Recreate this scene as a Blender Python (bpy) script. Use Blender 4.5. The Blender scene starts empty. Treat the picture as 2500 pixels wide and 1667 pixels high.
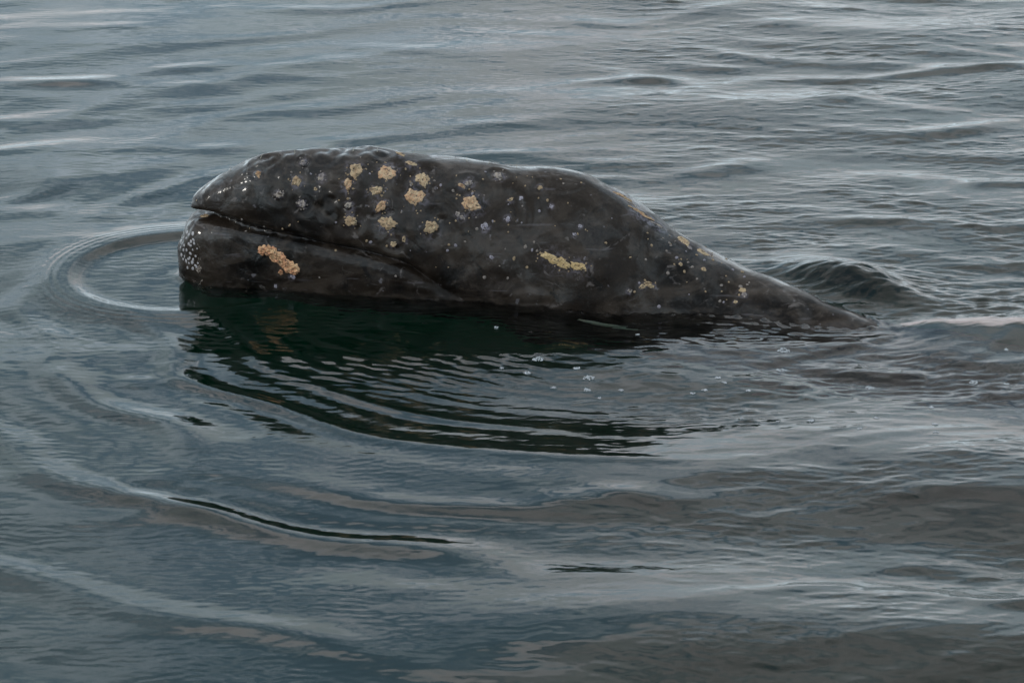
import bpy, bmesh, math, random
import numpy as np
from mathutils import Vector, Matrix
from mathutils.bvhtree import BVHTree

scene = bpy.context.scene
COL = scene.collection
random.seed(7)
RNG = np.random.default_rng(11)

# ------------------------------------------------------------------ camera
DIST = 14.0                       # metres from the lens to the water at the picture's centre
ELEV = math.radians(20.0)         # looking down from a boat's deck
HFOV = math.radians(16.0)
CAM = Vector((0.0, -DIST * math.cos(ELEV), DIST * math.sin(ELEV)))
cam_data = bpy.data.cameras.new('camera')
cam = bpy.data.objects.new('camera', cam_data)
COL.objects.link(cam)
cam.location = CAM
cam.rotation_euler = (math.radians(90) - ELEV, 0, 0)
cam_data.sensor_width = 36.0
cam_data.lens = 18.0 / math.tan(HFOV / 2)
cam_data.clip_start = 0.1
cam_data.clip_end = 5000
cam_data.dof.use_dof = True
cam_data.dof.focus_distance = 14.15
cam_data.dof.aperture_fstop = 8.0
scene.camera = cam

# ------------------------------------------------------------------ sky and sun
SUN_EL, SUN_AZ = math.radians(27), math.radians(252)   # azimuth clockwise from +Y
world = bpy.data.worlds.new('World')
scene.world = world
world.use_nodes = True
wn, wl = world.node_tree.nodes, world.node_tree.links
wn.clear()


def wnode(kind, **kw):
    n = wn.new(kind)
    for k, v in kw.items():
        setattr(n, k, v)
    return n


def wmath(op, a, b=None, c=None, clamp=False):
    n = wnode('ShaderNodeMath', operation=op, use_clamp=clamp)
    for i, v in enumerate((a, b, c)):
        if v is None:
            continue
        if isinstance(v, (int, float)):
            n.inputs[i].default_value = v
        else:
            wl.new(v, n.inputs[i])
    return n.outputs[0]


def wmix(fac, a, b):
    n = wnode('ShaderNodeMix', data_type='RGBA')
    for i, v in ((0, fac), (6, a), (7, b)):
        if isinstance(v, (int, float)):
            n.inputs[i].default_value = v
        elif isinstance(v, tuple):
            n.inputs[i].default_value = (*v, 1)
        else:
            wl.new(v, n.inputs[i])
    return n.outputs[2]


def wramp(x, lo, hi):
    n = wnode('ShaderNodeMapRange', interpolation_type='SMOOTHSTEP')
    wl.new(x, n.inputs[0])
    n.inputs[1].default_value, n.inputs[2].default_value = lo, hi
    return n.outputs[0]


sky = wnode('ShaderNodeTexSky', sky_type='NISHITA', sun_disc=False,
            sun_elevation=SUN_EL, sun_rotation=SUN_AZ, air_density=1.0, dust_density=1.0)
tc = wnode('ShaderNodeTexCoord')
sep = wnode('ShaderNodeSeparateXYZ')
wl.new(tc.outputs['Generated'], sep.inputs[0])
zc = wmath('MAXIMUM', sep.outputs[2], 0.0)
den = wmath('ADD', zc, 0.16)
comb = wnode('ShaderNodeCombineXYZ')
wl.new(wmath('DIVIDE', sep.outputs[0], den), comb.inputs[0])
wl.new(wmath('DIVIDE', sep.outputs[1], den), comb.inputs[1])


def wnoise(scale, detail, rough, dist=0.0, off=(0, 0, 0)):
    m = wnode('ShaderNodeMapping')
    m.inputs['Location'].default_value = off
    wl.new(comb.outputs[0], m.inputs[0])
    n = wnode('ShaderNodeTexNoise')
    n.inputs['Scale'].default_value = scale
    n.inputs['Detail'].default_value = detail
    n.inputs['Roughness'].default_value = rough
    n.inputs['Distortion'].default_value = dist
    wl.new(m.outputs[0], n.inputs['Vector'])
    return n.outputs[0]


cover = wramp(wmath('ADD', wmath('MULTIPLY', wnoise(1.5, 4, 0.5, 0.3, (3.1, 1.7, 0)), 0.40), wmath('MULTIPLY', wnoise(6.5, 9, 0.66, 0.5, (5.1, 2.7, 3)), 0.60)), 0.41, 0.515)       # where cloud lies
shade = wramp(wnoise(4.2, 9, 0.66, 0.6, (9.0, 4.0, 2)), 0.36, 0.64)        # thick and thin cloud
tint = wramp(wnoise(0.9, 4, 0.5, 0.2, (1.0, 8.0, 5)), 0.40, 0.62)
thin = wmix(tint, (1.80, 1.75, 1.78), (1.46, 1.72, 1.94))
thick = wmix(tint, (1.06, 1.16, 1.20), (0.90, 1.14, 1.24))
cloud = wmix(shade, thick, thin)
skyb = wnode('ShaderNodeVectorMath', operation='SCALE')
wl.new(sky.outputs[0], skyb.inputs[0])
skyb.inputs['Scale'].default_value = 0.15
clear = wmix(cover, wmix(0.42, skyb.outputs[0], (0.72, 1.08, 1.34)), cloud)
haze = wmath('POWER', 2.718, wmath('MULTIPLY', zc, -13.0))
hz = wmix(wmath('MULTIPLY', haze, 0.85), clear, (1.62, 1.95, 2.14))
bg = wnode('ShaderNodeBackground')
wl.new(hz, bg.inputs[0])
bg.inputs[1].default_value = 1.0
wo = wnode('ShaderNodeOutputWorld')
wl.new(bg.outputs[0], wo.inputs[0])

sun_data = bpy.data.lights.new('sun', 'SUN')
sun_data.energy = 1.0
sun_data.angle = math.radians(10)
sun_data.color = (1.0, 0.95, 0.88)
sun = bpy.data.objects.new('sun', sun_data)
COL.objects.link(sun)
sdir = Vector((math.sin(SUN_AZ) * math.cos(SUN_EL), math.cos(SUN_AZ) * math.cos(SUN_EL), math.sin(SUN_EL)))
sun.rotation_euler = sdir.to_track_quat('Z', 'Y').to_euler()

scene.render.engine = 'CYCLES'
scene.view_settings.view_transform = 'Standard'
scene.view_settings.look = 'None'
scene.view_settings.exposure = 0.0
scene.view_settings.gamma = 1.0
scene.view_settings.use_curve_mapping = False
scene.cycles.use_denoising = True
scene.cycles.max_bounces = 6
scene.cycles.diffuse_bounces = 2
scene.cycles.glossy_bounces = 3
scene.cycles.transmission_bounces = 4
scene.cycles.adaptive_threshold = 0.02
scene.cycles.sample_clamp_indirect = 4.0

# ------------------------------------------------------------------ photograph pixel -> place
CR = Vector((1, 0, 0))
CU = Vector((0, math.sin(ELEV), math.cos(ELEV)))
CF = Vector((0, math.cos(ELEV), -math.sin(ELEV)))
PX = 2 * math.tan(HFOV / 2) / 2500.0


def ray(px, py):
    return (CF + CR * ((px - 1250) * PX) + CU * ((833.5 - py) * PX)).normalized()


def on_plane_y(px, py, y):
    d = ray(px, py)
    return CAM + d * ((y - CAM.y) / d.y)


def on_water(px, py, z=0.0):
    d = ray(px, py)
    return CAM + d * ((z - CAM.z) / d.z)


# ------------------------------------------------------------------ material helpers
def new_mat(name):
    m = bpy.data.materials.new(name)
    m.use_nodes = True
    m.node_tree.nodes.clear()
    return m, m.node_tree.nodes, m.node_tree.links


class NT:
    def __init__(self, name):
        self.m, self.n, self.l = new_mat(name)
        self.out = self.n.new('ShaderNodeOutputMaterial')
        self.tc = self.n.new('ShaderNodeTexCoord')

    def put(self, inp, v):
        if isinstance(v, (int, float)):
            inp.default_value = v
        elif isinstance(v, tuple):
            inp.default_value = v if len(inp.default_value) == len(v) else (*v, 1)
        else:
            self.l.new(v, inp)

    def noise(self, scale, detail=4, rough=0.55, dist=0.0, off=(0, 0, 0), sc=(1, 1, 1)):
        mp = self.n.new('ShaderNodeMapping')
        mp.inputs['Location'].default_value = off
        mp.inputs['Scale'].default_value = sc
        self.l.new(self.tc.outputs['Object'], mp.inputs[0])
        t = self.n.new('ShaderNodeTexNoise')
        t.inputs['Scale'].default_value = scale
        t.inputs['Detail'].default_value = detail
        t.inputs['Roughness'].default_value = rough
        t.inputs['Distortion'].default_value = dist
        self.l.new(mp.outputs[0], t.inputs['Vector'])
        return t.outputs[0]

    def ramp(self, x, lo, hi, a=0.0, b=1.0):
        r = self.n.new('ShaderNodeMapRange')
        r.interpolation_type = 'SMOOTHSTEP'
        self.put(r.inputs[0], x)
        for i, v in enumerate((lo, hi, a, b)):
            r.inputs[i + 1].default_value = v
        return r.outputs[0]

    def mix(self, fac, a, b):
        r = self.n.new('ShaderNodeMix')
        r.data_type = 'RGBA'
        self.put(r.inputs[0], fac)
        self.put(r.inputs[6], a)
        self.put(r.inputs[7], b)
        return r.outputs[2]

    def math(self, op, a, b=0.0):
        r = self.n.new('ShaderNodeMath')
        r.operation = op
        self.put(r.inputs[0], a)
        self.put(r.inputs[1], b)
        return r.outputs[0]

    def attr(self, name):
        a = self.n.new('ShaderNodeAttribute')
        a.attribute_name = name
        return a

    def bump(self, h, strength, dist, normal=None):
        b = self.n.new('ShaderNodeBump')
        self.put(b.inputs['Height'], h)
        b.inputs['Strength'].default_value = strength
        b.inputs['Distance'].default_value = dist
        if normal is not None:
            self.l.new(normal, b.inputs['Normal'])
        return b.outputs[0]

    def principled(self, **kw):
        p = self.n.new('ShaderNodeBsdfPrincipled')
        for k, v in kw.items():
            self.put(p.inputs[k.replace('_', ' ')], v)
        self.l.new(p.outputs[0], self.out.inputs['Surface'])
        return p


# ------------------------------------------------------------------ geometry helpers
def mesh_from(name, verts, faces, mat, parent=None, smooth=True):
    me = bpy.data.meshes.new(name)
    me.from_pydata([tuple(v) for v in verts], [], faces)
    me.update()
    if smooth:
        me.polygons.foreach_set('use_smooth', [True] * len(me.polygons))
    if mat:
        me.materials.append(mat)
    o = bpy.data.objects.new(name, me)
    COL.objects.link(o)
    if parent:
        o.parent = parent
    return o


def tag(o, label=None, cat=None, group=None, kind=None):
    if label:
        o['label'] = label
    if cat:
        o['category'] = cat
    if group:
        o['group'] = group
    if kind:
        o['kind'] = kind
    return o


def smooth01(t):
    t = np.clip(t, 0, 1)
    return t * t * (3 - 2 * t)


def interp(x, pts, k):
    xs = [p[0] for p in pts]
    ys = [p[k] for p in pts]
    return float(np.interp(x, xs, ys))


# cubic (Catmull-Rom like) interpolation through stations
def cubic(x, xs, ys):
    xs = np.asarray(xs, float)
    ys = np.asarray(ys, float)
    m = np.gradient(ys, xs)
    d = np.diff(ys) / np.diff(xs)
    # monotone limiting keeps the outline from overshooting
    for i in range(1, len(xs) - 1):
        if d[i - 1] * d[i] <= 0:
            m[i] = 0
        else:
            m[i] = np.sign(d[i]) * min(abs(m[i]), 3 * abs(d[i]), 3 * abs(d[i - 1]))
    m[0], m[-1] = d[0], d[-1]
    i = int(np.clip(np.searchsorted(xs, x) - 1, 0, len(xs) - 2))
    h = xs[i + 1] - xs[i]
    t = (np.clip(x, xs[0], xs[-1]) - xs[i]) / h
    return float((2*t**3-3*t**2+1)*ys[i] + (t**3-2*t**2+t)*h*m[i] + (-2*t**3+3*t**2)*ys[i+1] + (t**3-t**2)*h*m[i+1])


# ------------------------------------------------------------------ the sea: wave field
CHIN = on_water(462, 668)
RING = on_water(1500, 700)


def band_field(seed, lmin, lmax, spread, L=12.0, N=2048, peak=0.0):
    """random wave field of unit r.m.s. slope with wavelengths lmin..lmax,
    crests mostly along x; 'spread' 0 = long crested, 1 = all directions"""
    rng = np.random.default_rng(seed)
    k1 = np.fft.fftfreq(N, d=L / N) * 2 * np.pi
    kx, ky = np.meshgrid(k1, k1)
    k = np.hypot(kx, ky) + 1e-9
    lam = 2 * np.pi / k
    win = np.exp(-((np.log(lam) - 0.5 * (np.log(lmin) + np.log(lmax))) / (0.5 * np.log(lmax / lmin))) ** 2 * 1.3)
    th = np.arctan2(kx, ky) - peak
    di = np.abs(np.cos(th)) ** (2.0 / max(spread, 0.05))
    amp = win * di / k ** 2.0
    sp = amp * (rng.normal(size=k.shape) + 1j * rng.normal(size=k.shape))
    h = np.real(np.fft.ifft2(sp))
    gy, gx = np.gradient(h, L / N)
    return h / np.sqrt((gx ** 2 + gy ** 2).mean())


def sample(f, x, y, L=12.0):
    N = f.shape[0]
    u = (x / L) % 1.0 * N
    v = (y / L) % 1.0 * N
    i = np.floor(u).astype(int)
    j = np.floor(v).astype(int)
    a = u - i
    b = v - j
    i1, j1 = (i + 1) % N, (j + 1) % N
    i, j = i % N, j % N
    return (f[j, i] * (1-a) * (1-b) + f[j, i1] * a * (1-b) + f[j1, i] * (1-a) * b + f[j1, i1] * a * b)


def crested(f):
    """sharpen the crests and flatten the troughs of a wave field"""
    g = f / f.std()
    g = g + 0.28 * (g * g - 1)
    gy, gx = np.gradient(g, 12.0 / f.shape[0])
    return g / np.sqrt((gx ** 2 + gy ** 2).mean())


F_LONG = band_field(3, 0.7, 2.4, 0.5)
F_MID = band_field(5, 0.20, 0.60, 0.40)
F_MIDL = band_field(6, 0.20, 0.65, 0.45, peak=math.radians(-14))


F_MID, F_MIDL = crested(F_MID), crested(F_MIDL)
F_SMALL = crested(band_field(8, 0.055, 0.16, 0.8))
F_FINE = band_field(13, 0.028, 0.055, 0.35)
F_FINE2 = band_field(14, 0.030, 0.075, 0.22, peak=math.radians(24))
F_WARP = band_field(21, 0.5, 1.6, 1.0)
F_MASK = band_field(34, 0.6, 2.0, 1.0)
F_MASK /= F_MASK.std()
F_WARP /= F_WARP.std()


def gauss(d, s):
    return np.exp(-(d / s) ** 2)


def wave(x, y):
    x = np.asarray(x, float)
    y = np.asarray(y, float)
    far = np.hypot(x, y)
    right = smooth01((x + 0.5) / 1.8)                    # calm water ahead of the whale, stirred behind it
    near = smooth01((0.2 - y) / 2.0)
    msk = np.clip(0.75 + 0.35 * sample(F_MASK, x + 3, y - 2), 0.15, 1.6)
    w1 = sample(F_WARP, x, y)
    w2 = sample(F_WARP, x + 5.3, y + 2.1)
    rch = np.hypot(x - CHIN.x, y - CHIN.y)
    still = 1 - 0.85 * gauss(np.maximum(rch - 0.35, 0), 0.35)
    calm = still * (1 - 0.65 * gauss(np.maximum(np.abs(x - 0.1) - 1.0, 0), 0.6) * gauss(y - 0.6, 0.55))
    h = 0.044 * (0.45 + 0.85 * right + 1.3 * right * near) * calm * sample(F_LONG, x, y)
    wl_ = 1 - smooth01((x + 1.2) / 2.0)
    h += (0.026 + 0.046 * right) * calm * msk * (1 - wl_) * sample(F_MID, x + 0.05 * w1, y + 0.05 * w2)
    h += 0.029 * calm * msk * wl_ * (0.35 + 0.65 * smooth01((y + 1.0) / 2.5)) * sample(F_MIDL, x, y)
    chop = smooth01((x - 0.05) / 0.9) * (0.30 + 0.70 * gauss(y - 0.55, 1.0))
    m2 = np.clip(0.7 + 0.5 * sample(F_MASK, x * 1.7 - 1, y * 1.7 + 4), 0.1, 1.7)
    h += (0.006 + 0.010 * right + 0.120 * chop * m2) * sample(F_SMALL, x, y)
    h += (0.009 + 0.006 * m2 + 0.140 * chop * np.clip(m2 - 0.15, 0, 1.4)) * sample(F_FINE, x, y)
    # rings that spread from the rising head, seen as bands in front and behind
    r = np.hypot(x - RING.x, (y - RING.y)) + 0.03 * w1
    ang = np.arctan2(y - RING.y, x - RING.x)
    amp = smooth01((r - 1.25) / 0.4) * np.exp(-np.clip(r - 1.3, 0, 9) / 2.8)
    leftness = 0.35 + 0.65 * smooth01((-np.cos(ang) + 0.35) / 1.0)
    lam = 0.18 + 0.32 * np.clip(r - 1.4, 0, 1.6)          # long waves lead, short ones follow
    ph = 2 * np.pi * (np.minimum(r - 1.4, 0) / 0.18 + np.log(lam / 0.18) / 0.32 + np.maximum(r - 3.0, 0) / 0.692) + 0.6 * w2
    backside = 1 - 0.55 * smooth01((y - RING.y) / 0.5)
    ring = np.exp(1.7 * (np.cos(ph) - 1)) + 0.12 * np.cos(2 * ph + 0.6)
    h += 0.033 * lam * still * amp * backside * leftness * (0.75 + 0.2 * w2) * ring
    front = gauss((x + 0.35) / 1.0, 1) * gauss((y - 0.0) / 0.42, 1)
    ph2 = 2 * np.pi * r / 0.19 + 2.2 * w1
    h += 0.0020 * front * (np.cos(ph2) + 0.3 * np.cos(2 * ph2 + 1.0))
    # the ring thrown by the chin, a crest with a steep inner side
    rc = np.hypot(x - CHIN.x, y - CHIN.y) + 0.005 * w1
    rimr = 0.50
    side = np.where(x < CHIN.x + 0.2, 1.0, np.exp(-np.clip(x - CHIN.x - 0.2, 0, 9) / 0.25))
    d = rc - rimr
    prof = np.where(d < 0, gauss(d, 0.05), gauss(d, 0.15))
    h += 0.018 * side * prof
    for q in range(4):                                  # fine ripples run ahead of that crest
        h += 0.0007 * side * np.cos(2 * np.pi * d / 0.035) * gauss(d - 0.07, 0.05) * (q == 0)
    # fine parallel ripples in the lee of the jaw
    lee = gauss((x + 0.15) / 0.75, 1) * gauss((y - 0.18) / 0.33, 1)
    lee2 = gauss((x + 0.45) / 0.7, 1) * gauss((y + 0.10) / 0.45, 1)
    h += 0.085 * lee2 * np.clip(m2, 0.2, 1.5) * sample(F_FINE2, x + 1, y + 2)
    h += 0.115 * lee * np.clip(m2, 0.3, 1.3) * sample(F_FINE, x + 2, y + 1) + 0.035 * lee * sample(F_SMALL, x + 1, y + 4)
    # swell heaped behind the back, and the hollow where the back goes under
    gx, gy = x - 1.36, y - (0.77 - 0.62 * (x - 1.2))
    h += 0.085 * gauss(gx, 0.22) * np.where(gy > 0, gauss(gy, 0.22), gauss(gy, 0.10))
    hump = gauss(gx, 0.40) * gauss(gy + 0.04, 0.18)
    h += 0.15 * hump * sample(F_FINE, x + 4, y + 3) + 0.15 * hump * sample(F_SMALL, x + 7, y + 5)
    h -= 0.035 * gauss(x - 1.35, 0.5) * gauss(y - 0.22, 0.30)
    dip = on_water(1480, 775)
    h -= 0.034 * gauss(x - dip.x, 0.33) * gauss(y - dip.y, 0.16)
    lap = on_water(960, 702)
    h += 0.022 * gauss(x - lap.x, 0.16) * gauss(y - lap.y, 0.12)
    # crest that peels off the near side of the back
    p0, p1 = on_water(2160, 815), on_water(1780, 905)
    ex, ey = p1.x - p0.x, p1.y - p0.y
    le = math.hypot(ex, ey)
    t = ((x - p0.x) * ex + (y - p0.y) * ey) / le
    s = ((x - p0.x) * -ey + (y - p0.y) * ex) / le
    h += 0.012 * (0.8 + 0.35 * w2) * smooth01((t + 0.08) / 0.1) * (1 - smooth01((t - le * 0.6) / (le * 0.5))) * np.where(s > 0, gauss(s, 0.03), gauss(s, 0.09))
    # smooth bore running off to the right
    bore = on_water(2350, 800)
    yb = bore.y - 0.10 * (x - bore.x)
    h += 0.035 * smooth01((x - 1.45) / 0.25) * np.where(y > yb, gauss(y - yb, 0.09), gauss(y - yb, 0.25))
    fade = 1 - smooth01((far - 7.0) / 14.0) * 0.6
    return h * fade


def axis(core_lo, core_hi, step, reach):
    core = np.arange(core_lo, core_hi + step / 2, step)
    out, s, v = [], step, core_hi
    while v < reach:
        s *= 1.12
        v += s
        out.append(v)
    out2, s, v = [], step, core_lo
    while v > -reach:
        s *= 1.12
        v -= s
        out2.append(v)
    return np.concatenate([np.array(out2[::-1]), core, np.array(out)])


def build_water(mat):
    X = axis(-2.75, 2.75, 0.0066, 3000.0)
    Y = axis(-3.15, 5.3, 0.0085, 3000.0)
    nx, ny = len(X), len(Y)
    gx, gy = np.meshgrid(X, Y)
    gz = wave(gx, gy)
    # the water climbs a little where it wets the skin
    for j_ in np.where((Y > 0.1) & (Y < 1.25))[0]:
        for i_ in np.where((X > -1.45) & (X < 1.6))[0]:
            z = gz[j_, i_]
            hitp = bvh.find_nearest((X[i_], Y[j_], z), 0.05)
            if hitp[0] is not None:
                gz[j_, i_] = z + 0.011 * math.exp(-(hitp[3] / 0.016)) * (0.7 + 0.5 * math.sin(X[i_] * 37) * math.sin(X[i_] * 91 + Y[j_] * 30))
    edge = np.maximum(np.abs(gx), np.abs(gy))
    gz = gz * (1 - smooth01((edge - 15) / 30))
    co = np.stack([gx, gy, gz], -1).reshape(-1, 3)
    idx = np.arange(nx * ny).reshape(ny, nx)
    quads = np.stack([idx[:-1, :-1], idx[:-1, 1:], idx[1:, 1:], idx[1:, :-1]], -1).reshape(-1, 4)
    # closed underneath: a skirt and a floor, so that it is a body of water
    rim = np.concatenate([idx[0, :-1], idx[:-1, -1], idx[-1, :0:-1], idx[:0:-1, 0]])
    low = co[rim].copy()
    low[:, 2] = -30.0
    base = len(co)
    n = len(rim)
    nxt = np.roll(np.arange(n), -1)
    skirt = np.stack([rim[np.arange(n)], base + np.arange(n), base + nxt, rim[nxt]], -1)
    co = np.concatenate([co, low])
    nq = len(quads) + len(skirt)
    loops = np.concatenate([quads.reshape(-1), skirt.reshape(-1), (base + np.arange(n))[::-1]]).astype(np.int32)
    starts = np.concatenate([np.arange(nq) * 4, [nq * 4]]).astype(np.int32)
    me = bpy.data.meshes.new('water')
    me.vertices.add(len(co))
    me.vertices.foreach_set('co', co.astype(np.float32).reshape(-1))
    me.loops.add(len(loops))
    me.loops.foreach_set('vertex_index', loops)
    me.polygons.add(nq + 1)
    me.polygons.foreach_set('loop_start', starts)
    sm = np.ones(nq + 1, bool)
    sm[len(quads):] = False
    me.update(calc_edges=True)
    me.polygons.foreach_set('use_smooth', sm)
    me.materials.append(mat)
    o = bpy.data.objects.new('water', me)
    COL.objects.link(o)
    return o


def water_material():
    t = NT('sea_water')
    fine = t.noise(16.0, 5, 0.55, 0.4, sc=(0.55, 1.0, 1.0))
    mask = t.ramp(t.noise(0.9, 2), 0.42, 0.62)
    b = t.bump(t.math('MULTIPLY', fine, t.math('ADD', t.math('MULTIPLY', mask, 0.8), 0.2)), 0.22, 0.006)
    p = t.principled(Base_Color=(1, 1, 1), Roughness=0.015, IOR=1.333, Transmission_Weight=1.0)
    t.l.new(b, p.inputs['Normal'])
    v = t.n.new('ShaderNodeVolumeAbsorption')
    v.inputs['Color'].default_value = (0.22, 0.56, 0.50, 1)
    v.inputs['Density'].default_value = 1.9
    t.l.new(v.outputs[0], t.out.inputs['Volume'])
    return t.m


def scatter_bed_material():
    t = NT('scatter_green_bed')
    n = t.noise(1.3, 5)
    t.principled(Base_Color=t.mix(n, (0.10, 0.26, 0.20), (0.19, 0.38, 0.30)), Roughness=1.0)
    return t.m


# ------------------------------------------------------------------ the whale's body
# depth (world y) of the whale's midline at photograph column x
MID = [(430, 0.78), (760, 0.72), (1209, 0.70), (1500, 0.66), (1700, 0.60), (1900, 0.44), (2140, 0.26), (2400, 0.18), (2900, 0.12)]
MIDX, MIDY = zip(*MID)


def ymid(x):
    return cubic(x, MIDX, MIDY)


# outline of the back, and half widths
TOP = [(474, 500), (478, 480), (486, 466), (500, 454), (530, 431), (565, 407), (610, 387), (660, 374), (720, 365),
       (800, 360), (860, 360), (930, 363), (1000, 369), (1080, 378), (1160, 389), (1240, 398), (1320, 406), (1380, 413),
       (1420, 421), (1455, 434), (1490, 455), (1530, 480), (1590, 520), (1650, 559), (1720, 600), (1800, 640),
       (1880, 676), (1950, 707), (2020, 736), (2080, 759), (2140, 783), (2220, 822), (2350, 880), (2600, 960), (2900, 1010)]
TOPX, TOPY = zip(*TOP)
HALF = [(474, 0.028), (480, 0.055), (500, 0.088), (560, 0.125), (700, 0.165), (900, 0.205), (1100, 0.245), (1300, 0.285),
        (1450, 0.31), (1700, 0.32), (1900, 0.27), (2140, 0.19), (2400, 0.20), (2900, 0.22)]
HALFX, HALFY = zip(*HALF)
MOUTH = [(474, 520), (510, 524), (546, 528), (624, 548), (709, 563), (793, 580), (877, 597), (961, 620), (1000, 634), (1040, 656),
         (1096, 684), (1152, 705), (1209, 729), (1260, 748), (1330, 775)]
MX, MY = zip(*MOUTH)


def loft(sections, close=True):
    """sections: list of rings (lists of Vector) of equal length"""
    verts, faces = [], []
    n = len(sections[0])
    for r in sections:
        verts += r
    for i in range(len(sections) - 1):
        for j in range(n):
            a, b = i * n + j, i * n + (j + 1) % n
            faces.append((a, b, b + n, a + n))
    if close:
        faces.append(tuple(range(n))[::-1])
        faces.append(tuple(range((len(sections) - 1) * n, len(sections) * n)))
    return verts, faces


NSEC = 56


def body_sections():
    out = []
    xs = list(np.concatenate([[474, 475.5, 477, 479, 482, 486, 491, 498, 506, 516], np.linspace(528, 2900, 130)]))
    te = math.tan(ELEV)
    for x in xs:
        yc = ymid(x)
        a = cubic(x, HALFX, HALFY)
        zt = on_plane_y(x, cubic(x, TOPX, TOPY), yc).z          # apparent height of the outline
        if x < 1330:
            zm = on_plane_y(x, cubic(x, MX, MY) - 5, yc - a).z + 0.016 * (1 - smooth01((x - 480) / 160))
            f = smooth01((x - 1150) / 180)
            zcen = (zm + 0.0) * (1 - f) + (-0.20) * f
        else:
            zcen = -0.20 - 0.15 * smooth01((x - 1500) / 500) - 0.25 * smooth01((x - 2000) / 500)
        hs = zt - zcen
        b = math.sqrt(max(hs * hs - (a * te) ** 2, (0.35 * hs) ** 2))
        lowmix = smooth01((x - 1000) / 330)
        blow = (0.03 + 0.02 * smooth01((x - 500) / 300)) * (1 - lowmix) + 0.45 * lowmix
        if x < 530:
            blow *= max(0.25, math.sqrt(max(0.0, (x - 473) / 57)))
        X = on_plane_y(x, 690, yc).x
        ring = []
        for k in range(NSEC):
            th = 2 * math.pi * k / NSEC
            c, sn = math.cos(th), math.sin(th)
            e = 2 / 2.15
            v = a * math.copysign(abs(c) ** e, c)
            w = (b if sn > 0 else blow) * math.copysign(abs(sn) ** (e if sn > 0 else 0.8), sn)
            ring.append(Vector((X, yc + v, zcen + w)))
        out.append(ring)
    return out


def jaw_sections():
    """lower jaw: blunt front, outer wall a little proud of the upper lip"""
    out = []
    xs = list(np.concatenate([[434.5, 435, 436, 437.5, 440, 443, 447, 452, 458, 465, 473, 482, 492], np.linspace(505, 1330, 60)]))
    for x in xs:
        yc = ymid(x)
        t = (x - 434) / 110.0
        rnd = math.sqrt(max(0.0, 1 - (1 - min(t, 1)) ** 2))
        a_up = cubic(max(x, 480), HALFX, HALFY)
        a = 0.150 * rnd if x < 545 else max(0.150, a_up + 0.010)
        if 545 <= x < 760:
            a = 0.150 + (a_up + 0.012 - 0.150) * smooth01((x - 545) / 215) if a_up + 0.012 > 0.150 else 0.150
        a = a if x < 1000 else a * (1 - 0.10 * smooth01((x - 1000) / 300))
        ym = cubic(max(x, 474), MX, MY) + 3
        zt = on_plane_y(x, ym + 1 + 9 * (1 - smooth01((x - 520) / 120)), yc - a * (0.85 - 0.75 * (1 - smooth01((x - 440) / 100)))).z
        if x < 490:                                            # rounded front edge
            zt -= 0.115 * (1 - smooth01((x - 426) / 64)) ** 1.6
        zb = -0.22 - 0.15 * smooth01((x - 600) / 500)
        if x < 520:
            zb = -0.02 - 0.20 * smooth01((x - 434) / 86)
        zc_ = zt - 0.085
        X = on_plane_y(x, 620, yc).x
        ring = []
        for k in range(NSEC):
            th = 2 * math.pi * k / NSEC
            c, sn = math.cos(th), math.sin(th)
            v = a * math.copysign(abs(c) ** 0.82, c)
            if sn > 0:
                w = (zt - zc_) * abs(sn) ** 0.62
                w -= 0.030 * smooth01((0.60 - abs(c)) / 0.35) * smooth01((x - 540) / 120)   # the mouth is hollow
            else:
                w = -(zc_ - zb) * abs(sn) ** 0.9
                v *= 1 - 0.25 * abs(sn) ** 2                   # walls draw in towards the throat
            ring.append(Vector((X, yc + v, zc_ + w)))
        out.append(ring)
    return out


def build_body():
    v1, f1 = loft(body_sections())
    v2, f2 = loft(jaw_sections())
    off = len(v1)
    me = bpy.data.meshes.new('body_rough')
    me.from_pydata([tuple(v) for v in v1 + v2], [], f1 + [tuple(i + off for i in f) for f in f2])
    me.update()
    bm = bmesh.new()
    bm.from_mesh(me)
    bmesh.ops.recalc_face_normals(bm, faces=bm.faces)
    bm.to_mesh(me)
    bm.free()
    tmp = bpy.data.objects.new('body_rough', me)
    COL.objects.link(tmp)
    md = tmp.modifiers.new('r', 'REMESH')
    md.mode = 'VOXEL'
    md.voxel_size = 0.0062
    dg = bpy.context.evaluated_depsgraph_get()
    out = bpy.data.meshes.new_from_object(tmp.evaluated_get(dg))
    bpy.data.objects.remove(tmp)
    return out


def smooth_mesh(me, it):
    bm = bmesh.new()
    bm.from_mesh(me)
    for _ in range(it):
        bmesh.ops.smooth_vert(bm, verts=bm.verts, factor=0.5, use_axis_x=True, use_axis_y=True, use_axis_z=True)
    bm.to_mesh(me)
    bm.free()


body_me = build_body()
smooth_mesh(body_me, 4)


def bvh_of(me):
    co = np.empty(len(me.vertices) * 3, np.float32)
    me.vertices.foreach_get('co', co)
    co = co.reshape(-1, 3)
    return BVHTree.FromPolygons([Vector(c) for c in co.tolist()], [tuple(p.vertices) for p in me.polygons])


bvh0 = bvh_of(body_me)


def hit(px, py, tree):
    d = ray(px, py)
    loc, nor, i, dist = tree.ray_cast(CAM, d)
    return loc, nor


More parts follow.
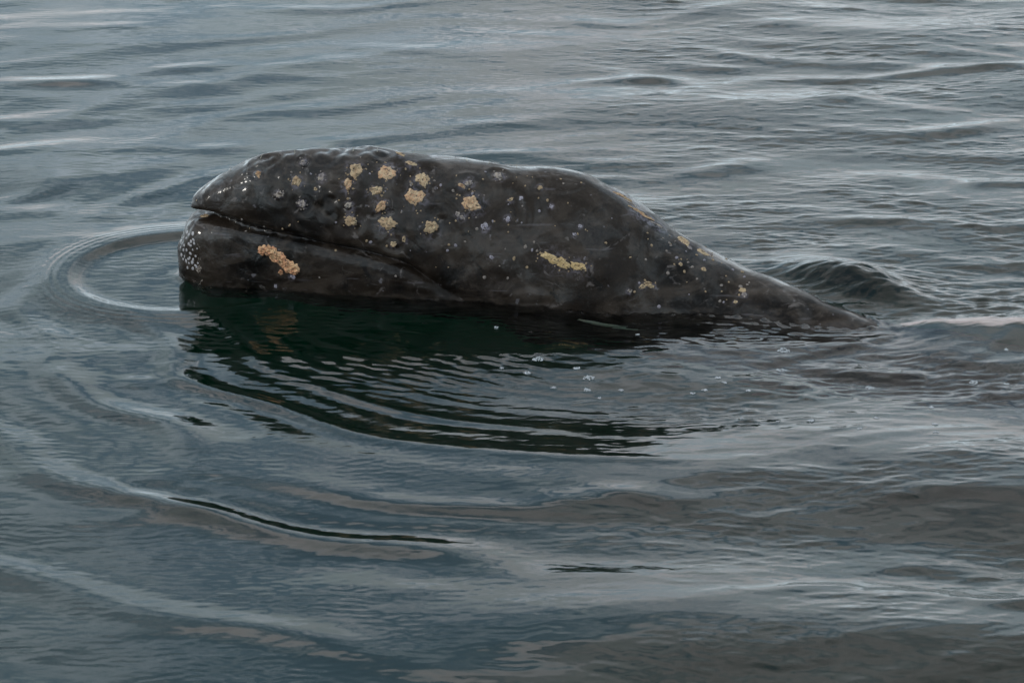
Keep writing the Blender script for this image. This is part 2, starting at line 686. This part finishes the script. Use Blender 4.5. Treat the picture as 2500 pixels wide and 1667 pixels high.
# barnacle rosettes on the head: column, row, half length, half height (photograph pixels), tilt in degrees, kind
CLUSTERS = [
    (869, 414, 17, 17, 0, 'tan'), (944, 421, 19, 19, 0, 'orange'), (723, 442, 11, 13, 10, 'tan'), (849, 449, 10, 14, 10, 'orange'),
    (918, 465, 15, 11, 0, 'tan'), (930, 504, 10, 16, 25, 'orange'), (856, 541, 15, 13, 15, 'tan'), (946, 545, 19, 16, 20, 'tan'),
    (681, 475, 9, 9, 0, 'grey'), (737, 498, 9, 10, 0, 'grey'), (630, 424, 7, 8, 0, 'orange'), (740, 396, 8, 8, 0, 'grey'),
    (784, 432, 8, 9, 0, 'grey'), (770, 462, 5, 4, 0, 'tan'), (849, 501, 9, 10, 20, 'grey'), (960, 596, 8, 7, 20, 'tan'),
    (1032, 437, 18, 15, 0, 'tan'), (1012, 480, 22, 20, -15, 'orange'), (1150, 497, 20, 19, 0, 'orange'), (1053, 554, 17, 16, 0, 'tan'),
    (1127, 453, 10, 5, 15, 'orange'), (1144, 447, 10, 6, -20, 'grey'), (1216, 427, 12, 9, 20, 'grey'), (1318, 458, 7, 5, 0, 'tan'),
    (1247, 487, 7, 4, -35, 'tan'), (1344, 630, 24, 10, 25, 'flat'), (1374, 643, 20, 10, 25, 'flat'), (1411, 650, 20, 9, 15, 'flat'),
    (986, 584, 4, 8, 0, 'tan'), (1117, 523, 6, 6, 0, 'grey'), (1129, 531, 8, 4, 40, 'grey'), (1068, 378, 15, 4, 5, 'grey'),
    (1004, 399, 14, 4, 10, 'tan'), (978, 376, 12, 3, 8, 'tan'), (1669, 587, 16, 7, 15, 'tan'), (1716, 616, 15, 5, 15, 'tan'), (1735, 621, 8, 5, 30, 'grey'),
    (1718, 657, 6, 5, 30, 'tan'), (1568, 700, 8, 5, -25, 'tan'), (1582, 693, 9, 7, 0, 'tan'), (1591, 699, 7, 4, 20, 'tan'), (1538, 710, 6, 4, 0, 'grey'),
    (1813, 708, 9, 5, 10, 'tan'), (1817, 719, 6, 6, 0, 'grey'), (1796, 737, 5, 4, 0, 'tan'), (1683, 603, 8, 4, 20, 'grey'),
    (1662, 645, 5, 4, 0, 'tan'), (500, 527, 11, 3, 3, 'tan'), (1514, 476, 18, 2, 0, 'orange'), (1540, 496, 18, 2, 0, 'grey'),
    (1555, 514, 22, 2, 0, 'orange'), (1580, 530, 20, 2, 0, 'orange'), (1604, 548, 19, 2, 0, 'grey'), (1532, 486, 13, 2, 0, 'tan'),
    (1403, 572, 5, 4, 0, 'pale'), (1183, 552, 9, 8, 0, 'pale'), (1240, 536, 6, 7, 0, 'pale'), (1346, 504, 6, 4, 0, 'pale'), (1416, 552, 5, 4, 0, 'pale'),
    (1200, 628, 6, 4, 30, 'pale'), (715, 676, 6, 5, 0, 'pale'), (673, 699, 4, 4, 0, 'pale'), (1272, 484, 5, 5, 0, 'pale'),
]
# shallow pits that ring the hair bumps of the snout
PITS = [(c[0], c[1], max(c[2], c[3]) * 1.5, 1.0) for c in CLUSTERS[:24]] + [
    (705, 385, 22, 1.2), (660, 392, 18, 1.0), (790, 380, 22, 1.2), (640, 400, 20, 0.9), (815, 368, 18, 1), (865, 366, 20, 1), (930, 372, 20, 1),
    (600, 470, 14, .6), (780, 490, 16, .8), (800, 510, 18, 0.8), (1270, 487, 16, 0.8), (820, 470, 18, 0.8), (760, 440, 18, 0.8), (690, 430, 16, .7),
    (1100, 470, 16, .7), (1080, 520, 16, .7), (1300, 600, 18, .6), (1200, 590, 16, .6)]


def displace(me):
    n = len(me.vertices)
    co = np.empty(n * 3, np.float32)
    me.vertices.foreach_get('co', co)
    co = co.reshape(-1, 3).astype(float)
    nr = np.empty(n * 3, np.float32)
    me.vertices.foreach_get('normal', nr)
    nr = nr.reshape(-1, 3).astype(float)
    d = np.zeros(n)
    scar = np.zeros(n)
    for (px, py, r, s_) in PITS:
        p, q = hit(px, py, bvh0)
        if p is None:
            continue
        rr = r * 0.00165 * random.uniform(0.8, 1.35)
        dist = np.linalg.norm((co - np.array(p)) * np.array([random.uniform(0.75, 1.15), 1.0, random.uniform(0.8, 1.2)]), axis=1)
        near = dist < rr * 3
        dd = dist[near] / rr
        s_ *= random.uniform(0.4, 1.0)
        d[near] += s_ * (-0.0055 * np.exp(-((dd - 1.0) / 0.45) ** 2) + 0.0045 * np.exp(-(dd / 0.6) ** 2) + 0.003 * np.exp(-((dd - 1.9) / 0.5) ** 2))
    for c in CLUSTERS:
        p, q = hit(c[0], c[1], bvh0)
        if p is None:
            continue
        rr = max(c[2], c[3]) * 0.00165
        off = np.array([random.uniform(-.4, .4), random.uniform(-.4, .4), random.uniform(-.6, .3)]) * rr
        dist = np.linalg.norm(co - np.array(p) - off, axis=1)
        k = {'grey': 0.9, 'pale': 1.0, 'orange': 0.75, 'tan': 0.6, 'flat': 0.4}[c[5]]
        scar = np.maximum(scar, k * np.exp(-(dist / (rr * 1.45)) ** 4))
    for (px, py, r1, r2, hgt) in [(1285, 722, 50, 17, 0.012), (1235, 708, 24, 14, 0.006), (1040, 700, 60, 12, 0.004)]:
        p, q = hit(px, py, bvh0)
        if p is not None:
            e = (co - np.array(p)) / np.array([r1 * 0.0016, 0.12, r2 * 0.0016])
            d += hgt * np.exp(-(e ** 2).sum(1) ** 2)
    # gentle unevenness of flesh
    for lam, a in ((0.34, 0.0035), (0.16, 0.0016), (0.09, 0.0008)):
        for _ in range(7):
            kv = RNG.normal(size=3)
            kv *= 2 * np.pi / lam / np.linalg.norm(kv)
            d += a * 0.5 * np.sin(co @ kv + RNG.uniform(0, 6.28))
    # the lip: a groove along the mouth line, on the near and far side alike
    co = co + nr * d[:, None]
    me.vertices.foreach_set('co', co.astype(np.float32).reshape(-1))
    me.update()
    wet = 1 - smooth01((co[:, 0] - on_plane_y(560, 600, 0.75).x) / 0.35)
    aw = me.attributes.new('wet', 'FLOAT', 'POINT')
    aw.data.foreach_set('value', wet.astype(np.float32))
    at = me.attributes.new('scar', 'FLOAT', 'POINT')
    at.data.foreach_set('value', scar.astype(np.float32))
    me.polygons.foreach_set('use_smooth', np.ones(len(me.polygons), bool))


displace(body_me)


def skin_material():
    t = NT('whale_skin')
    big = t.noise(2.3, 5, 0.6, 0.6)
    mid = t.noise(9.0, 6, 0.62, 0.8, off=(3, 1, 2))
    fine = t.noise(60.0, 5, 0.6)
    swirl = t.noise(5.0, 7, 0.68, 1.6, off=(5, 2, 7), sc=(0.7, 1, 1.3))
    base = t.mix(t.ramp(big, 0.36, 0.64), (0.0024, 0.0018, 0.0014), (0.0150, 0.0108, 0.0080))
    base = t.mix(t.ramp(swirl, 0.46, 0.64, 0, 0.7), base, (0.036, 0.028, 0.022))
    base = t.mix(t.ramp(mid, 0.50, 0.74, 0, 0.7), base, (0.044, 0.035, 0.029))
    base = t.mix(t.ramp(fine, 0.55, 0.85, 0, 0.4), base, (0.06, 0.053, 0.05))
    base = t.mix(t.ramp(t.noise(7.0, 6, 0.7, 1.2, off=(9, 9, 1)), 0.56, 0.68, 0, 0.85), base, (0.004, 0.004, 0.004))
    # greyish violet scars where barnacles sat
    sc = t.attr('scar')
    spk = t.ramp(t.noise(45.0, 5, 0.65, 1.0, off=(1, 1, 1)), 0.42, 0.66)
    base = t.mix(t.math('MULTIPLY', sc.outputs['Fac'], t.math('MULTIPLY', spk, 0.55)), base, (0.22, 0.20, 0.24))
    # scattered pale flecks and scratches
    fl = t.ramp(t.noise(26.0, 2, 0.5, 0.0, off=(7, 7, 3)), 0.70, 0.76)
    base = t.mix(t.math('MULTIPLY', fl, 0.35), base, (0.20, 0.19, 0.21))
    streak = t.ramp(t.noise(14.0, 5, 0.65, 1.2, off=(6, 3, 9), sc=(0.8, 1, 1)), 0.60, 0.70)
    base = t.mix(t.math('MULTIPLY', streak, 0.8), base, (0.085, 0.074, 0.070))
    scr = t.ramp(t.noise(9.0, 3, 0.5, 0.3, off=(2, 5, 1), sc=(0.6, 1, 5.0)), 0.66, 0.72)
    base = t.mix(t.math('MULTIPLY', scr, 0.20), base, (0.13, 0.12, 0.13))
    b1 = t.bump(t.noise(22.0, 4, 0.55, 0.5), 0.30, 0.006)
    b2 = t.bump(t.noise(110.0, 5, 0.65), 0.45, 0.002, b1)
    cb = t.bump(t.noise(11.0, 4, 0.5, 1.0, off=(4, 4, 4)), 0.55, 0.012)
    p = t.principled(Base_Color=base, Roughness=t.ramp(mid, 0.3, 0.8, 0.28, 0.5), IOR=1.40, Specular_IOR_Level=0.12,
                     Coat_Weight=t.math('ADD', t.ramp(t.noise(5.0, 6, 0.62, 1.0, off=(8, 2, 2)), 0.44, 0.58, 0.08, 0.75), t.math('MULTIPLY', t.attr('wet').outputs['Fac'], t.ramp(t.noise(9.0, 4, 0.55, 1.5, off=(2, 8, 2)), 0.44, 0.56, 0.0, 0.9))), Coat_Roughness=0.04, Coat_IOR=1.33)
    t.l.new(b2, p.inputs['Normal'])
    t.l.new(cb, p.inputs['Coat Normal'])
    return t.m


SKIN = skin_material()
whale = bpy.data.objects.new('whale', None)
COL.objects.link(whale)
whale.location = (0.0, 0.0, 0.0)
tag(whale, 'dark grey whale lifting its barnacled head out of the calm sea', 'whale')
body_me.materials.clear()
body_me.materials.append(SKIN)
body_me.name = 'body'
body = bpy.data.objects.new('body', body_me)
COL.objects.link(body)
body.parent = whale
bvh = bvh_of(body_me)


water = tag(build_water(water_material()), 'calm blue grey sea with rings and ripples round the whale', 'water', kind='structure')
s = 3000.0
scatter_bed = mesh_from('added_scatter_bed', [(-s, -s, -1.5), (s, -s, -1.5), (s, s, -1.5), (-s, s, -1.5)], [(0, 1, 2, 3)], scatter_bed_material(), smooth=False)  # added shallow floor; its green stands in for light scattered inside the water
tag(scatter_bed, 'green sea floor set shallow to stand in for light scattered in the water', 'added_scatter_bed', kind='structure')

# ------------------------------------------------------------------ barnacles
def crust_material(name, a, b, c):
    t = NT(name)
    info = t.n.new('ShaderNodeObjectInfo')
    n1 = t.noise(38.0, 4, 0.6)
    n2 = t.noise(120.0, 4, 0.65)
    n3 = t.noise(260.0, 3, 0.6)
    col = t.mix(t.ramp(n1, 0.36, 0.62), a, b)
    col = t.mix(t.ramp(n2, 0.48, 0.72, 0, 0.8), col, c)
    pit = t.math('MINIMUM', t.ramp(n3, 0.30, 0.44), t.ramp(t.noise(85.0, 3, 0.6, 0.5, off=(3, 3, 3)), 0.34, 0.45))
    col = t.mix(pit, (0.06, 0.045, 0.035), col)
    bmp = t.bump(n2, 0.9, 0.006)
    p = t.principled(Base_Color=col, Roughness=0.7, IOR=1.4)
    t.l.new(bmp, p.inputs['Normal'])
    return t.m


CRUST = {
    'tan': crust_material('barnacle_tan', (0.28, 0.195, 0.115), (0.40, 0.305, 0.19), (0.38, 0.23, 0.13)),
    'orange': crust_material('barnacle_orange', (0.36, 0.225, 0.125), (0.42, 0.305, 0.19), (0.44, 0.19, 0.105)),
    'grey': crust_material('barnacle_grey', (0.16, 0.14, 0.14), (0.32, 0.27, 0.22), (0.22, 0.20, 0.22)),
    'flat': crust_material('barnacle_sand', (0.37, 0.26, 0.12), (0.43, 0.32, 0.17), (0.34, 0.23, 0.11)),
    'pale': crust_material('barnacle_pale', (0.22, 0.20, 0.24), (0.34, 0.32, 0.36), (0.14, 0.12, 0.14)),
    'lice': crust_material('whale_lice', (0.46, 0.23, 0.12), (0.48, 0.31, 0.17), (0.54, 0.19, 0.10)),
}


def frame_at(px, py):
    p, n = hit(px, py, bvh)
    if p is None:
        return None
    if n.dot(ray(px, py)) > 0:
        n = -n
    # tangent u: along the picture's right, v: up, both in the skin
    u = (CR - n * CR.dot(n)).normalized()
    v = n.cross(u)
    if v.z < 0:
        v = -v
    return p, n, u, v


def crust(px, py, rx, ry, tilt, kind, name='barnacle_cluster', thick=0.007, seed=None):
    f = frame_at(px, py)
    if f is None or f[0].z < -0.02:
        return None
    p, n, u, v = f
    rng = random.Random(seed if seed is not None else int(px * 31 + py))
    d = (p - CAM).length
    view = ray(px, py)
    s = d * PX
    su = s / max(0.35, math.sqrt(max(0.05, 1 - u.dot(view) ** 2)))
    sv = s / max(0.35, math.sqrt(max(0.05, 1 - v.dot(view) ** 2)))
    ph = [rng.uniform(0, 6.28) for _ in range(8)]
    am = [0.09, 0.08, 0.07, 0.07, 0.06, 0.05, 0.05, 0.05]
    rx, ry = rx * 1.08, ry * 1.08
    fr = [2, 3, 4, 5, 7, 9, 11, 14]
    NA, NR = 36, 9
    ca, sa = math.cos(math.radians(-tilt)), math.sin(math.radians(-tilt))
    crater = kind in ('orange', 'grey', 'tan') and min(rx, ry) > 7 and rng.random() < 0.75
    lumps = [(rng.uniform(0, 6.28), rng.uniform(0.35, 0.95), rng.uniform(0.6, 1.3)) for _ in range(22)]
    verts, faces = [], []
    for r in range(NR + 1):
        q = r / NR
        for k in range(NA):
            th = 2 * math.pi * k / NA
            out = 1 + sum(a * math.sin(f_ * th + h_) for a, f_, h_ in zip(am, fr, ph))
            rr = q * out
            a_, b_ = rx * rr * math.cos(th), ry * rr * math.sin(th)
            x, y = a_ * ca - b_ * sa, a_ * sa + b_ * ca
            pos = p + u * (x * su) + v * (y * sv)
            loc, nn, _, _ = bvh.find_nearest(pos)
            if nn.dot(n) < 0:
                nn = -nn
            h = math.sqrt(max(0.0, 1 - q ** 4))
            bumpy = 0.35
            for (lt, lr, lh) in lumps:
                dx, dy = q * math.cos(th) - lr * math.cos(lt), q * math.sin(th) - lr * math.sin(lt)
                bumpy += 0.75 * lh * math.exp(-(dx * dx + dy * dy) / 0.018)
            hh = thick * h * min(bumpy, 1.6)
            if crater:
                hh *= 0.25 + 0.75 * smooth01((q - 0.12) / 0.3)
            hh += rng.uniform(-0.0009, 0.0009) if r < NR else 0
            if r == NR:
                hh = -0.002
            verts.append(loc + nn * hh)
    for r in range(NR):
        for k in range(NA):
            a, b = r * NA + k, r * NA + (k + 1) % NA
            faces.append((a, a + NA, b + NA, b))
    o = mesh_from(name, verts, faces, CRUST[kind], whale)
    return o


for c in CLUSTERS:
    th = {'flat': 0.0045, 'pale': 0.002, 'grey': 0.003}.get(c[5], 0.0058)
    if min(c[2], c[3]) < 6:
        th *= 0.6
    crust(*c, thick=th)

# the orange mat on the lower jaw
for (x, y, r) in [(640, 612, 10), (655, 612, 14), (668, 621, 16), (681, 631, 16), (694, 642, 14), (705, 650, 15), (717, 657, 13), (686, 664, 5)]:
    o = crust(x, y, r * 1.15, r * 0.95, 35, 'lice', 'whale_lice_patch', 0.011)
    if o:
        o['label'] = 'orange crust of whale lice on the lower jaw'

# single small barnacles strewn over the skin
dot_me = None


def dot_mesh():
    verts, faces = [], []
    R = [(1.0, -0.25), (0.85, 0.35), (0.45, 0.62)]
    for (r, z) in R:
        for k in range(8):
            t = 2 * math.pi * k / 8
            w = r * (1 + 0.18 * math.sin(3 * t + z) + 0.1 * math.sin(5 * t))
            verts.append((w * math.cos(t), w * math.sin(t), z))
    verts.append((0, 0, 0.45))
    for i in range(2):
        for k in range(8):
            faces.append((i*8+k, i*8+(k+1) % 8, i*8+8+(k+1) % 8, i*8+8+k))
    for k in range(8):
        faces.append((16+k, 16+(k+1) % 8, 24))
    return verts, faces


dots = {}
for kind in ('tan', 'grey', 'pale'):
    o = mesh_from('barnacle', *dot_mesh(), CRUST[kind])
    dots[kind] = o.data
    bpy.data.objects.remove(o)
SPOT = NT('chin_spot')
SPOT.principled(Base_Color=(0.24, 0.23, 0.24), Roughness=0.35)
o = mesh_from('chin_bump', *dot_mesh(), SPOT.m)
dots['chin'] = o.data
bpy.data.objects.remove(o)


def dot(px, py, r, kind, name='barnacle', flat=0.8, stretch=1.0):
    f = frame_at(px, py)
    if f is None or f[0].z < 0.0:
        return
    p, n, u, v = f
    s = (p - CAM).length * PX * r
    o = bpy.data.objects.new(name, dots[kind])
    COL.objects.link(o)
    o.parent = whale
    a = random.uniform(0, 6.28) if stretch == 1.0 else 0.0
    uu = u * math.cos(a) + v * math.sin(a)
    vv = n.cross(uu)
    m = Matrix((uu, vv, n)).transposed().to_4x4()
    o.matrix_world = Matrix.Translation(p) @ m @ Matrix.Diagonal((s * random.uniform(0.75, 1.3), s * random.uniform(0.65, 1.15), s * flat, 1))


for c in CLUSTERS[:30]:
    if min(c[2], c[3]) > 7:
        for _ in range(random.randint(3, 8)):
            a, q = random.uniform(0, 6.28), random.uniform(1.15, 1.9)
            dot(c[0] + c[2] * q * math.cos(a), c[1] + c[3] * q * math.sin(a), random.uniform(1.2, 3.2), 'grey' if c[5] == 'grey' else 'tan')
DOTS = [(760, 424, 3), (711, 421, 4), (828, 437, 3), (903, 425, 3), (828, 490, 3), (849, 486, 3), (820, 543, 3), (708, 550, 4), (645, 553, 3), (590, 535, 3),
        (960, 410, 3), (990, 413, 4), (1003, 447, 4), (1003, 452, 3), (1026, 411, 3), (1075, 453, 4), (1060, 441, 3), (1107, 465, 5), (1116, 476, 3), (1115, 430, 3),
        (1153, 473, 4), (1153, 467, 3), (1168, 477, 3), (1182, 477, 3), (1185, 420, 3), (1180, 438, 3), (1163, 530, 4), (1164, 558, 5), (1202, 540, 3), (1207, 540, 3),
        (1145, 513, 4), (1112, 540, 3), (1069, 537, 3), (1241, 499, 3), (1275, 503, 4), (1317, 515, 4), (1336, 490, 5), (1315, 483, 3), (1376, 449, 4), (1370, 438, 3), (1283, 453, 3),
        (1092, 611, 4), (1112, 599, 4), (1096, 598, 4), (1135, 591, 3), (1233, 607, 3), (1254, 632, 5), (1287, 652, 4), (1239, 679, 4), (1182, 678, 5), (1305, 592, 4), (1283, 602, 5),
        (1300, 610, 5), (1311, 612, 4), (1320, 617, 4), (1220, 650, 3), (980, 518, 4), (970, 546, 3), (900, 505, 3), (945, 600, 4), (895, 588, 3), (904, 592, 4), (1480, 594, 4),
        (1538, 628, 4), (1576, 634, 4), (1590, 600, 4), (1618, 581, 4), (1634, 593, 4), (1637, 600, 4), (1627, 613, 4), (1648, 590, 3), (1634, 576, 4), (1653, 630, 5), (1675, 614, 4),
        (1646, 645, 4), (1670, 664, 4), (1631, 667, 5), (1690, 652, 4), (1702, 623, 4), (1722, 603, 3), (1740, 634, 5), (1774, 632, 4), (1790, 658, 4), (1813, 663, 4), (1817, 676, 4),
        (1830, 690, 3), (1825, 694, 4), (1762, 696, 4), (1722, 712, 3), (1702, 680, 3), (1758, 736, 4), (1766, 738, 3), (1609, 748, 5), (1550, 712, 4), (1600, 690, 3), (1560, 690, 4), (1575, 684, 4),
        (1720, 635, 4), (1680, 640, 4), (1805, 720, 4), (1808, 700, 4), (1410, 570, 3), (967, 675, 3), (819, 611, 3), (779, 677, 3), (600, 565, 3), (440, 560, 3), (1420, 447, 3), (880, 385, 3)]
for (x, y, r) in DOTS:
    dot(x + random.uniform(-1, 1), y + random.uniform(-1, 1), r * random.uniform(0.8, 1.15), random.choice(['tan', 'tan', 'grey', 'grey', 'pale']))
for _ in range(50):
    dot(random.gauss(1130, 260), random.gauss(510, 75), random.uniform(1.3, 2.6), random.choice(['tan', 'tan', 'pale']))
for _ in range(14):
    x = random.gauss(1690, 90)
    dot(x, 600 + (x - 1640) * 0.45 + random.gauss(15, 40), random.uniform(1.4, 3.0), random.choice(['tan', 'tan', 'pale']))

# pale hair bumps on the front of the chin
CHINS = [(448, 560, 5), (456, 566, 6), (439, 574, 5), (446, 582, 6), (455, 580, 6), (463, 572, 5), (471, 572, 5), (471, 585, 5), (443, 596, 5), (450, 600, 5), (458, 596, 4), (466, 600, 5),
         (476, 596, 4), (446, 612, 5), (455, 612, 4), (462, 616, 4), (451, 626, 5), (458, 631, 4), (466, 628, 4), (452, 640, 4), (460, 645, 4), (467, 641, 4), (473, 635, 4), (477, 650, 4),
         (459, 655, 4), (470, 656, 4), (440, 586, 4), (438, 603, 4), (442, 620, 4), (480, 610, 3), (478, 624, 3), (484, 640, 3), (445, 632, 4), (464, 588, 4), (470, 612, 4)]
for (x, y, r) in CHINS:
    dot(x + random.uniform(-3, 3), y + random.uniform(-3, 3), r * random.uniform(0.7, 1.25), 'chin', 'chin_bump', flat=0.3)

# short bristles along the snout
HAIR = NT('bristle')
HAIR.principled(Base_Color=(0.45, 0.42, 0.33), Roughness=0.5)
for (x, y) in [(636, 384), (720, 372), (921, 368), (1140, 390), (1193, 397), (1262, 406), (862, 366), (1010, 374), (562, 414)]:
    f = frame_at(x, y + 3)
    if not f:
        continue
    p, n, u, v = f
    verts, faces = [], []
    L, W = 0.022, 0.0011
    dirn = (Vector((0, 0.1, 1)) + n * 0.3 + u * random.uniform(-0.3, 0.5)).normalized()
    side = dirn.cross(n).normalized()
    oth = dirn.cross(side)
    for q in range(3):
        w = W * (1 - 0.45 * q)
        c0 = p + dirn * (L * q / 2) + u * (0.004 * q * q / 4)
        verts += [c0 + side * w, c0 + oth * w, c0 - (side + oth) * w * 0.7]
    for q in range(2):
        for k in range(3):
            faces.append((q*3+k, q*3+(k+1) % 3, q*3+3+(k+1) % 3, q*3+3+k))
    mesh_from('bristle', verts, faces, HAIR.m, whale)

# a pale scar low on the flank, under the water
SCAR = NT('pale_scar')
SCAR.principled(Base_Color=SCAR.mix(SCAR.noise(30.0, 4), (0.10, 0.13, 0.12), (0.34, 0.32, 0.24)), Roughness=0.6)
pts = [(1410, 796, 5), (1440, 808, 14), (1465, 822, 20), (1490, 840, 22), (1520, 858, 17), (1555, 880, 9), (1580, 893, 3)]
verts, faces = [], []
for (x, y, w) in pts:
    p, n = hit(x, y, bvh)
    if p is None:
        continue
    if n.dot(ray(x, y)) > 0:
        n = -n
    dn = Vector((0.5, -0.2, -0.6))
    side = n.cross(dn).normalized()
    for q in (-1, -0.5, 0.5, 1):
        c0, nn, _, _ = bvh.find_nearest(p + side * (q * w * 0.0016 * random.uniform(0.8, 1.2)))
        nn = nn if nn.dot(n) > 0 else -nn
        verts.append(c0 + nn * (0.005 if abs(q) < 1 else -0.001))
nr_ = len(verts) // 4
for i in range(nr_ - 1):
    for k in range(3):
        faces.append((i * 4 + k, i * 4 + k + 1, i * 4 + k + 5, i * 4 + k + 4))
if nr_ > 1:
    o = mesh_from('pale_scar', verts, faces, SCAR.m, whale)
    o['label'] = 'pale scar streak on the flank under the water'

# pinkish cloud reflection painted as colour on a thin sheet over the water
SHEEN = NT('painted_sheen')
fa = SHEEN.attr('edge')
fn = SHEEN.noise(22.0, 7, 0.75, 0.8, sc=(0.35, 1, 1))
alpha = SHEEN.ramp(SHEEN.math('ADD', SHEEN.math('MULTIPLY', fa.outputs['Fac'], 0.62), fn), 0.74, 1.22, 0.0, 0.6)
SHEEN.principled(Base_Color=SHEEN.mix(fn, (0.52, 0.40, 0.36), (0.56, 0.48, 0.46)), Roughness=0.45, Alpha=alpha)
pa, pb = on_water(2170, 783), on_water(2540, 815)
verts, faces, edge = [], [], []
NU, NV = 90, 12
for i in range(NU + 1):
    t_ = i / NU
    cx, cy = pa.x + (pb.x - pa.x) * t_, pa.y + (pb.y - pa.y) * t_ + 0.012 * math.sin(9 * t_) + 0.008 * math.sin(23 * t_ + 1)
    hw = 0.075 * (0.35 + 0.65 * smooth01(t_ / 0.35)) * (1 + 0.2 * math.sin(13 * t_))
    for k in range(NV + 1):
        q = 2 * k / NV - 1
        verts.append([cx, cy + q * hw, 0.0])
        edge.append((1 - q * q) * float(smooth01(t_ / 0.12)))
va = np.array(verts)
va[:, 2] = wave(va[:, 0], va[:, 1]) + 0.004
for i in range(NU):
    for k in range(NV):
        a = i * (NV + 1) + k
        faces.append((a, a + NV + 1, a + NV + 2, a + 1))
o = mesh_from('sheen_streak', [Vector(v) for v in va.tolist()], faces, SHEEN.m)
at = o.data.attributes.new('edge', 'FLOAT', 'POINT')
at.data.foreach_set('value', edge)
tag(o, 'pale pinkish cloud reflection painted on a thin sheet on the water right of the whale', 'painted_sheen')

# ------------------------------------------------------------------ bubbles afloat
FOAM = NT('foam_bubble')
FOAM.principled(Base_Color=(0.50, 0.53, 0.55), Roughness=0.12, IOR=1.33, Transmission_Weight=0.4)
BUB = [(1313, 876, 28), (1224, 899, 10), (1288, 911, 16), (1408, 899, 16), (1437, 924, 28), (1433, 955, 18), (1351, 948, 12), (1212, 799, 10), (1516, 955, 12),
       (1721, 955, 14), (1691, 963, 12), (1465, 975, 9), (1913, 857, 32), (1909, 904, 27), (1753, 923, 14), (1769, 936, 12), (1827, 958, 13), (2029, 1003, 14), (1979, 1027, 18),
       (1899, 1028, 10), (2098, 1047, 12), (2283, 1036, 14), (2285, 1056, 12), (2275, 993, 14), (2140, 1020, 14), (2377, 936, 20), (2457, 936, 14), (2457, 850, 12), (2125, 946, 25),
       (1811, 1018, 10), (1556, 817, 9), (1859, 827, 8)]
ORD = ('first second third fourth fifth sixth seventh eighth ninth tenth eleventh twelfth thirteenth fourteenth fifteenth sixteenth '
       'seventeenth eighteenth nineteenth twentieth twenty-first twenty-second twenty-third twenty-fourth twenty-fifth twenty-sixth '
       'twenty-seventh twenty-eighth twenty-ninth thirtieth thirty-first thirty-second').split()
ico = bmesh.new()
bmesh.ops.create_icosphere(ico, subdivisions=2, radius=1.0)
IV = [v.co.copy() for v in ico.verts]
IF = [tuple(v.index for v in f.verts) for f in ico.faces]
ico.free()
named = {0: 'widest raft of bubbles on the dark reflection below the whale', 4: 'white bubble clump at the lower edge of the dark reflection',
         12: 'raft of white bubbles close below the tail end of the back', 13: 'compact white bubble clump just below the raft by the back',
         28: 'foam fleck beside the small dark breaking wavelet on the right', 25: 'larger bubble raft near the right edge of the picture',
         18: 'bubble ring on the grey ripples right of the reflection'}
for i, (x, y, w) in enumerate(BUB):
    p = on_water(x, y)
    z = float(wave(np.array([p.x]), np.array([p.y]))[0])
    p = on_water(x, y, z)
    rng = random.Random(i)
    R = w * 0.5 * DIST * PX
    verts, faces = [], []
    for k in range(max(6, int(w * 2.4))):
        a, q = rng.uniform(0, 6.28), math.sqrt(rng.random())
        bx, by = R * q * math.cos(a), R * 0.8 * q * math.sin(a)
        br = rng.choice((0.0011, 0.0014, 0.0018, 0.0022, 0.0030)) * (1 if w > 12 else 0.9)
        zz = float(wave(np.array([p.x + bx]), np.array([p.y + by]))[0]) - z
        o0 = len(verts)
        verts += [(bx + v.x * br, by + v.y * br, zz + br * 0.35 + v.z * br) for v in IV]
        faces += [tuple(j + o0 for j in f) for f in IF]
    o = mesh_from('bubble_cluster', verts, faces, FOAM.m)
    o.location = p
    if i in named:
        tag(o, named[i], 'bubbles')
    else:
        rank = sorted(BUB).index((x, y, w))
        tag(o, 'small white bubble cluster, %s from the left of all the bubble clusters' % ORD[rank], 'bubbles', 'small drifting bubbles')
